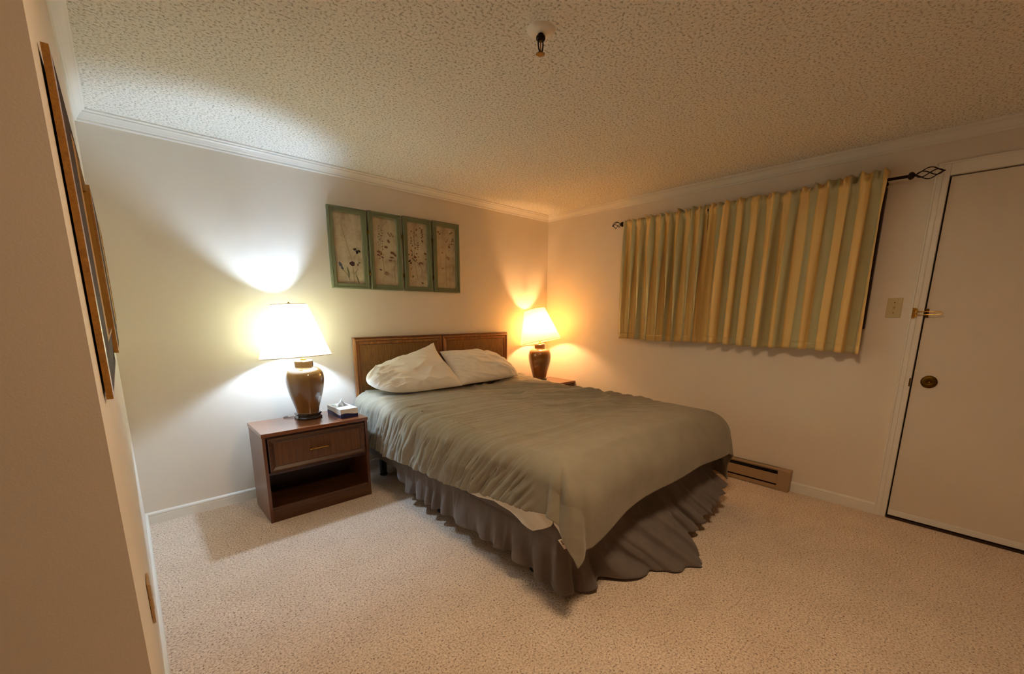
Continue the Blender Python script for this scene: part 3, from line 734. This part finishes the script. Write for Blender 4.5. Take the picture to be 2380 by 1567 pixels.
def puff(X, Y):
    return .016 + .022 * fbm(X * 2.2 + 3, Y * 1.6 + 2, 2) + .03 * np.exp(-((X + .78) / .16) ** 2 - ((Y + .30) / .13) ** 2)
def wr(S, T, da, db, isl, Wd, Lb):
    # left flank: long slanting gathers
    fl = sst(-.10, .10, np.where(isl, da, 0)) * isl
    u = T + da * (.45 + .35 * sst(.3, 1.6, T)) + .06 * fbm(T * 3, da * 3 + 9, 2)
    amp = (.50 + .85 * vn(T * 4 + 3, da * 2 + 1)) * (1 - .92 * sst(1.78, 2.0, T))
    R2 = lambda x, y: ridge(x, y) ** 2.0 - .35
    g = R2(u * 13, da * 2.6 + 4) * .016 + R2(u * 30 + 7, da * 5 + 1) * .012 + (ridge(u * 7 + 2, da * 1.3) - .5) * .014 + R2(u * 52 + 3, da * 8 + 5) * .007
    near = sst(.22, -.02, S) * isl * (da <= 0)
    side = g * amp * np.clip(fl * 1.2, 0, 1) * (.50 + .75 * sst(.0, .22, da)) + g * .40 * amp * near * (1 - sst(1.6, 1.9, T))
    # top: soft crumples, stronger toward the far side
    a = .55; x_, y_ = S * math.cos(a) + T * math.sin(a), -S * math.sin(a) + T * math.cos(a)
    far = sst(.45, 1.1, S) * (1 - sst(1.45, 1.85, T))
    t1 = (ridge(x_ * 3.0 + fbm(S * 3, T * 3, 2) * 2.0, y_ * 14) ** 2.4 - .3) * .020 * far + (ridge(x_ * 5.0 + 4, y_ * 27 + x_) ** 2.2 - .3) * .008 * far + fbm(S * 9, T * 11, 3) * .010 * far
    hd = sst(.55, .1, T) * sst(.2, .8, S); t1 = t1 + (ridge(S * 10 + T * 7, T * 5 + S * 2) ** 2 - .3) * .022 * hd
    t1 = t1 * 1.25 * (1 - sst(.0, .12, da + db))
    low = fbm(S * 3.0 + 5, T * 3.0, 2) * .018
    foot = sst(.05, .2, db); ft = (fbm(S * 4.5 + 3, db * 2 + 1, 2) * .030 + .010 * np.sin(S * 9 + 1)) * foot * sst(.0, .3, db)
    corner = sst(0, .12, np.minimum(da, db)); cf = .018 * np.sin(np.arctan2(db, da + 1e-6) * 7.5) * corner
    hemroll = 0
    return side + t1 + low + ft + cf
P, nn = drape(440, 460, -2.205, -.600, -.09, -2.255, .628, Rl, Rr, Rf, hemL, hemR, hemF, .34, .28, puff, wr, .04)
# keep the far side clear of the nightstand standing beside it
m_ = (P[..., 1] > -.47) & (P[..., 0] > -.668); P[..., 0] = np.where(m_, -.668 + (P[..., 0] + .668) * .12, P[..., 0])
NUc, NVc = P.shape[:2]
TH_ = .012
mb = MB(); mb.grid(P, 'comforter cotton')
com = mb.obj('comforter', label='rumpled taupe grey comforter spread over the bed', category='comforter')
md = com.modifiers.new('thickness', 'SOLIDIFY'); md.thickness = TH_; md.offset = -1.0
# care tag sewn at the near foot corner
tip = P[0, NVc - 1]
tipp = P[8, NVc - 22]
mb = MB(); a0 = Vector((-2.232, -2.236, .335)); du = Vector((-.25, .35, .62)).normalized(); dv = Vector((-.45, .55, -.35)).normalized()
w_, l_ = .018, .046
q = [a0, a0 + dv * w_, a0 + dv * w_ + du * l_, a0 + du * l_]; nr = du.cross(dv).normalized()
mb.add([v[:] for v in q] + [(v + nr * .0012)[:] for v in q], [(0, 1, 2, 3), (7, 6, 5, 4), (0, 1, 5, 4), (1, 2, 6, 5), (2, 3, 7, 6), (3, 0, 4, 7)], 'tag cloth')
for i in range(4):
    for sgn in (1, -1):
        base_ = a0 + du * (.020 + i * .0055) + dv * .005 + nr * (.0006 + sgn * .0009); s1 = du * .0038; s2 = dv * .007
        mb.add([base_[:], (base_ + s1)[:], (base_ + s1 + s2)[:], (base_ + s2)[:]], [(0, 1, 2, 3)], 'tag ink')
mb.obj('care_tag', com, label='small white tag with grey lettering')

# ---- white sheet peeking out below the comforter at the foot
hS = [(-.09, .45), (-1.2, .43), (-1.42, .352), (-1.52, .318), (-1.72, .345), (-1.82, .325), (-1.90, .292), (-1.98, .282), (-2.04, .315), (-2.09, .35), (-2.12, .42)]
R1 = .06; R2 = .12
hsL = ip([-.09 - y for y, z in hS], [.600 - z + QUART(R1) for y, z in hS])
hsF_ = [(-2.13, .46), (-2.07, .42), (-2.0, .34), (-1.93, .305), (-1.80, .362), (-1.70, .42), (-.7, .44)]
hsF = ip([x - (-2.180 + R1) for x, z in hsF_], [.600 - z + QUART(R2) for x, z in hsF_])
def wr2(S, T, da, db, isl, Wd, Lb):
    k = sst(.10, .24, da + db)
    k = k * np.where(db > 0, .25, 1)
    return (ridge(T * 13 + S * 9, (da + db) * 6) ** 1.6 - .4) * .036 * k + fbm(T * 20 + S * 17, (da + db) * 16, 2) * .012 * k
P2, n2 = drape(220, 260, -2.180, -.662, -.40, -2.222, .602, R1, .06, R2, lambda t: hsL(t + .31), lambda t: .10 + 0 * t, hsF, .10, .1, lambda X, Y: 0 * X, wr2, .03)
mb = MB(); mb.grid(P2, 'white cotton')
sheet = mb.obj('flat_sheet', label='crumpled white sheet showing below the comforter at the near foot corner', category='sheet')
md = sheet.modifiers.new('thickness', 'SOLIDIFY'); md.thickness = .003; md.offset = -1

# ---- bed skirt
def polyline(pts, n):
    pts = np.array(pts, float); d = np.r_[0, np.cumsum(np.linalg.norm(np.diff(pts, axis=0), axis=1))]; s = np.linspace(0, d[-1], n)
    return np.stack([np.interp(s, d, pts[:, k]) for k in range(pts.shape[1])], 1), s, d[-1]
def arc(cx_, cy_, r, a0, a1, n=8): return [(cx_ + r * math.cos(a0 + (a1 - a0) * i / n), cy_ + r * math.sin(a0 + (a1 - a0) * i / n)) for i in range(n + 1)]
bx0, bx1, by0 = -2.158, -.652, -2.142; rc_ = .045
top_path = [(bx0, -.10)] + arc(bx0 + rc_, by0 + rc_, rc_, math.pi, 1.5 * math.pi) + arc(bx1 - rc_, by0 + rc_, rc_, 1.5 * math.pi, 2 * math.pi) + [(bx1, -.10)]
NS, NZ = 1500, 44
TP, s_, Ltot = polyline(top_path, NS)
tan = np.gradient(TP, axis=0); tan /= np.linalg.norm(tan, axis=1)[:, None]; nrm = np.stack([tan[:, 1], -tan[:, 0]], 1)
if nrm[10, 0] > 0: nrm = -nrm
sC = 2.0 + .035; sF = sC + 1.46
# s -> bottom height, kick-out
bz = ip([0, .40, .455, .56, .67, .87, 1.07, 1.5, 1.8, 1.90, 2.05, 2.12, 2.22, 2.45, 2.66, 2.80, 2.86, 3.0, 3.30, 3.50, 3.7, 5.6],
        [.262, .262, .255, .176, .085, .090, .094, .100, .105, .070, .050, .012, .03, .01, .006, .006, .04, .05, .11, .15, .13, .10])(s_)
bk = ip([0, .5, 1.5, 2.0, 2.1, 2.25, 2.5, 2.66, 2.76, 2.82, 2.87, 3.05, 3.4, 3.55, 5.6],
        [.0, .012, .025, .020, .022, .055, .17, .27, .30, .29, .17, .16, .15, .12, .03])(s_)

amp_s = .55 + .9 * vn(s_ * 5, s_ * 0 + 2)
ZS = .385; ZB = .285
G = np.zeros((NS, NZ, 3))
for j in range(NZ):
    f = j / (NZ - 1); z = ZS + (bz - ZS) * f
    g_ = sst(ZB, ZB - .20, z) ; band_ = (z < ZB) * .004
    kick = bk * np.clip((ZB - z) / (ZB - bz + 1e-6), 0, 1) ** 1.15
    tuck = sst(.62, .42, s_) * 0
    sl_ = np.interp(s_, [0, 2.15, 2.5, 3.4, 3.6], [.05, .05, .8, .8, 0]) * np.clip(ZB - z, 0, 1)
    se = s_ - sl_; ph_ = se * 7.6 + 2.2 * fbm(se * 2.6, se * 0 + 3, 2)
    pl = np.sin(ph_ * 2 * np.pi + .5 * np.sin(f * 3)); pl = np.where(pl > 0, pl ** .6, -np.abs(pl) ** 1.3)
    pl2 = (ridge(se * 19 + .6 * f, se * 0 + 8 + f * .6) - .5) * 2
    dx = kick + band_ + g_ * (.021 * pl * amp_s + .007 * pl2) + sst(ZB + .005, ZB - .04, z) * .005 * pl2
    dx = dx - g_ * .020 * sst(2.2, 2.4, s_) * sst(3.7, 3.5, s_) * (1 - np.abs(np.sin(np.pi * (se * 6.3 + .7 * fbm(se * 3, se * 0 + 6, 2))))) ** 5
    G[:, j, :2] = TP + nrm * dx[:, None]
    G[:, j, 2] = z
# big fold of the foot ruffle sweeping onto the carpet
G[..., 2] = np.maximum(G[..., 2], .004)
mb = MB(); mb.grid(G, 'skirt cotton')
sk = mb.obj('bed_skirt', label='dark grey gathered bed skirt hanging from the bed to the carpet', category='bed skirt')
md = sk.modifiers.new('thickness', 'SOLIDIFY'); md.thickness = .0025; md.offset = -1

# ================================================================ PILLOWS
def pillow(name, label, c, thick, seed, crumple, rnd):
    c = [np.array(p, float) for p in c]   # bl, br, tr, tl ; rnd = roundness of each corner (negative = pointed ear)
    N_ = 110; t_ = np.sin(np.linspace(-1, 1, N_) * np.pi / 2); U, V = np.meshgrid(t_, t_, indexing='ij')
    wgt = [((1 - U) * (1 - V)) / 4, ((1 + U) * (1 - V)) / 4, ((1 + U) * (1 + V)) / 4, ((1 - U) * (1 + V)) / 4]
    k = sum(w_ * r_ for w_, r_ in zip(wgt, rnd))
    U2 = U * np.sqrt(np.clip(1 - k * V ** 2 / 2, 0, 2)); V2 = V * np.sqrt(np.clip(1 - k * U ** 2 / 2, 0, 2))
    U2 = U2 * (1 - .035 * (1 - V ** 2)); V2 = V2 * (1 - .03 * (1 - U ** 2))
    u, v = (U2 + 1) / 2, (V2 + 1) / 2
    B = ((1 - u) * (1 - v))[..., None] * c[0] + (u * (1 - v))[..., None] * c[1] + (u * v)[..., None] * c[2] + ((1 - u) * v)[..., None] * c[3]
    n = np.cross(c[1] - c[0], c[3] - c[0]); n /= np.linalg.norm(n)
    ex = .42
    prof = (np.clip(1 - U ** 2, 0, 1) ** ex) * (np.clip(1 - V ** 2, 0, 1) ** ex)
    w = fbm(U * 2.0 + seed, V * 2.0, 3) * .034 + crumple(U, V)
    edge = np.clip(prof * 1.6, 0, 1)
    top = B + n * (thick * prof + w * edge)[..., None]; bot = B - n * (thick * .5 * prof - w * .25 * edge)[..., None]
    mb = MB(); mb.grid(top, 'pillow cotton'); mb.grid(bot, 'pillow cotton', flip=True)
    o = mb.obj(name, label=label, category='pillow', group='pillows against the headboard')
    bm = bmesh.new(); bm.from_mesh(o.data); bmesh.ops.remove_doubles(bm, verts=bm.verts, dist=.0004); bmesh.ops.recalc_face_normals(bm, faces=bm.faces); bm.to_mesh(o.data); bm.free()
    return o
def sr(x, y): return ridge(x, y) ** 2.2
def cr1(U, V):
    k = sst(-.25, -.85, U)
    return ((sr(V * 5 - U * 1.5, U * 3.2 + 3) - .3) * .040 + (sr(V * 9 + U * 5, U * 5) - .3) * .018) * k + (sr(U * 6 + V * 3, V * 3 - U) - .3) * .016 * sst(.35, .8, V) + (sr(U * 2.5 + V * 3 + 7, V * 2 - U * 2) - .3) * .010
def cr2(U, V):
    return (sr(V * 5 + U * 2.0, U * 2.2 + 3) - .3) * .022 * (.4 + .6 * sst(-.3, .6, U)) + (sr(U * 7 + V * 5 + 9, V * 3) - .3) * .010 * sst(.4, .9, np.abs(U))
pillow('pillow', 'white pillow leaning on the headboard, left one with crumpled near end', [(-2.115, -.40, .684), (-1.470, -.47, .684), (-1.535, -.095, .982), (-2.245, -.160, .800)], .098, 3.1, cr1, (.72, .12, -.55, .8))
pillow('pillow', 'white pillow leaning on the headboard, right one tucked by the comforter', [(-1.50, -.45, .685), (-.775, -.43, .695), (-.865, -.105, .905), (-1.462, -.10, .938)], .088, 8.4, cr2, (.12, .3, .5, .05))

# ================================================================ CURTAINS
rod = thing('curtain_rod', 'dark iron curtain rod with twisted cage finials above the window', 'curtain rod', (-.09, -1.9, 2.045))
RX, RZ, RO = -.09, 2.048, Vector((-.09, -1.9, 2.045))
MB().tube([(0, .905, .003), (0, -.958, .003)], .0085, 'dark iron', 14).obj('rod', rod)
for sgn, yb in ((1, .900), (-1, -.955)):
    mb = MB(); ax = Vector((0, sgn, 0)); Lf = .125 if sgn > 0 else .155
    mb.lathe([(0, 0), (.008, .001), (.009, .004), (.018, .009), (.021, .018), (.016, .028), (.007, .034), (.005, .040), (0, .040)], (0, yb, .003), 'dark iron', 20, ax[:])
    y0 = yb + sgn * .036
    for k in range(4):
        pts = []
        for i in range(22):
            f = i / 21; r_ = .027 * math.sin(math.pi * f) ** .8 + .002; th = k * math.pi / 2 + 2.6 * f * sgn
            pts.append((r_ * math.cos(th), y0 + sgn * f * (Lf - .045), .003 + r_ * math.sin(th)))
        mb.tube(pts, .0027, 'dark iron', 8)
    mb.lathe([(0, 0), (.005, .001), (.004, .008), (0, .012)], (0, y0 + sgn * (Lf - .047), .003), 'dark iron', 12, ax[:])
    mb.obj('finial', rod)
for yy in (.860, -.850):
    mb = MB(); mb.tube([(.085, yy, -.002), (.03, yy, -.010), (0, yy, -.008)], .005, 'dark iron', 10); mb.lathe([(0, 0), (.018, 0), (.018, .004), (0, .005)], (.09, yy, -.002), 'dark iron', 20, (-1, 0, 0))
    mb.obj('bracket', rod)
def curtain(ya, yb, nfold, seed, label, ztop, zbot, full, stripe0, squeeze):
    NUu, NVv = 560, 60
    s = np.linspace(0, 1, NUu); G = np.zeros((NUu, NVv, 3)); uv = np.zeros((NUu, NVv, 2))
    warp = s + squeeze(s)
    y = ya + (yb - ya) * warp
    cs = np.zeros(NUu)
    f1 = s * nfold + .35 * (vn(s * 5 + seed, s * 0) - .5) * 2
    for j in range(NVv):
        v = j / (NVv - 1); z = ztop(s) + (zbot(s) - ztop(s)) * v
        dz = (RZ - z)
        a = .014 + .020 * sst(.02, .5, dz)
        fold = np.sin(f1 * 2 * np.pi + .5 * np.sin(v * 3 + seed) + .8 * (vn(s * 9 + seed, s * 0 + v * 1.5) - .5)); fold = np.sign(fold) * np.abs(fold) ** .75
        small = (ridge(s * nfold * 3.1 + seed, s * 0 + v * 1.2) - .5)
        x = -.100 - a * fold * (.45 + .75 * vn(s * 6 + seed, s * 0 + 4)) - .010 * small * sst(.5, .0, dz)
        # rod pocket: cloth bulges round the rod, header stands up above
        pk = np.exp(-(dz / .016) ** 2); x = np.where(np.abs(dz) < .03, np.minimum(x, -.101), x) - .004 * pk
        hdr = sst(-.012, -.03, dz); x = x + hdr * (.020 * np.sin(s * nfold * 9.3 + seed) + .008 + .018 * np.sin(s * nfold * 17 + 2 * np.sin(s * 31)))
        pinch = np.exp(-((dz - .024) / .007) ** 2) + np.exp(-((dz + .020) / .006) ** 2); x = x + .006 * pinch
        yy = y + .006 * np.sin(f1 * 2 * np.pi * 2 + v * 2) * sst(0, .2, dz)
        G[:, j] = np.stack([x, yy, z + hdr * .006 * np.sin(s * nfold * 13 + seed)], 1); uv[:, j, 0] = stripe0 + s * full; uv[:, j, 1] = v
    mb = MB(); mb.grid(G, 'striped curtain cloth'); mb.uv = uv.reshape(-1, 2)
    o = mb.obj('curtain', label=label, category='curtain', group='striped curtains on the iron rod')
    md = o.modifiers.new('thickness', 'SOLIDIFY'); md.thickness = .0016; md.offset = 0
    # stitched bottom hem
    hb_ = MB(); H2 = G[:, -4:, :].copy(); H2[..., 0] -= .0022; hb_.grid(H2, 'striped curtain cloth'); hb_.uv = uv[:, -4:].reshape(-1, 2)
    ho = hb_.obj('hem', o)
    md = ho.modifiers.new('thickness', 'SOLIDIFY'); md.thickness = .0012; md.offset = 0
    return o
zt1 = lambda s: 2.068 + .012 * s + .012 * (vn(s * 22, s * 0 + 1) - .3)
curtain(-1.005, -1.738, 8.5, 1.7, 'short striped curtain panel, left one with tight gathers beside the gap', zt1, lambda s: 1.047 + .004 * np.sin(s * 9), 8.6, .1, lambda s: .12 * s * (1 - s))
zt2 = lambda s: 2.083 + .022 * sst(.5, .9, s) + .012 * (vn(s * 26 + 4, s * 0 + 2) - .3)
curtain(-1.754, -2.772, 9.0, 5.2, 'short striped curtain panel, wider right one nearer the door', zt2, lambda s: 1.050 - .010 * s + .004 * np.sin(s * 11), 10.2, .45, lambda s: -.06 * s * (1 - s))
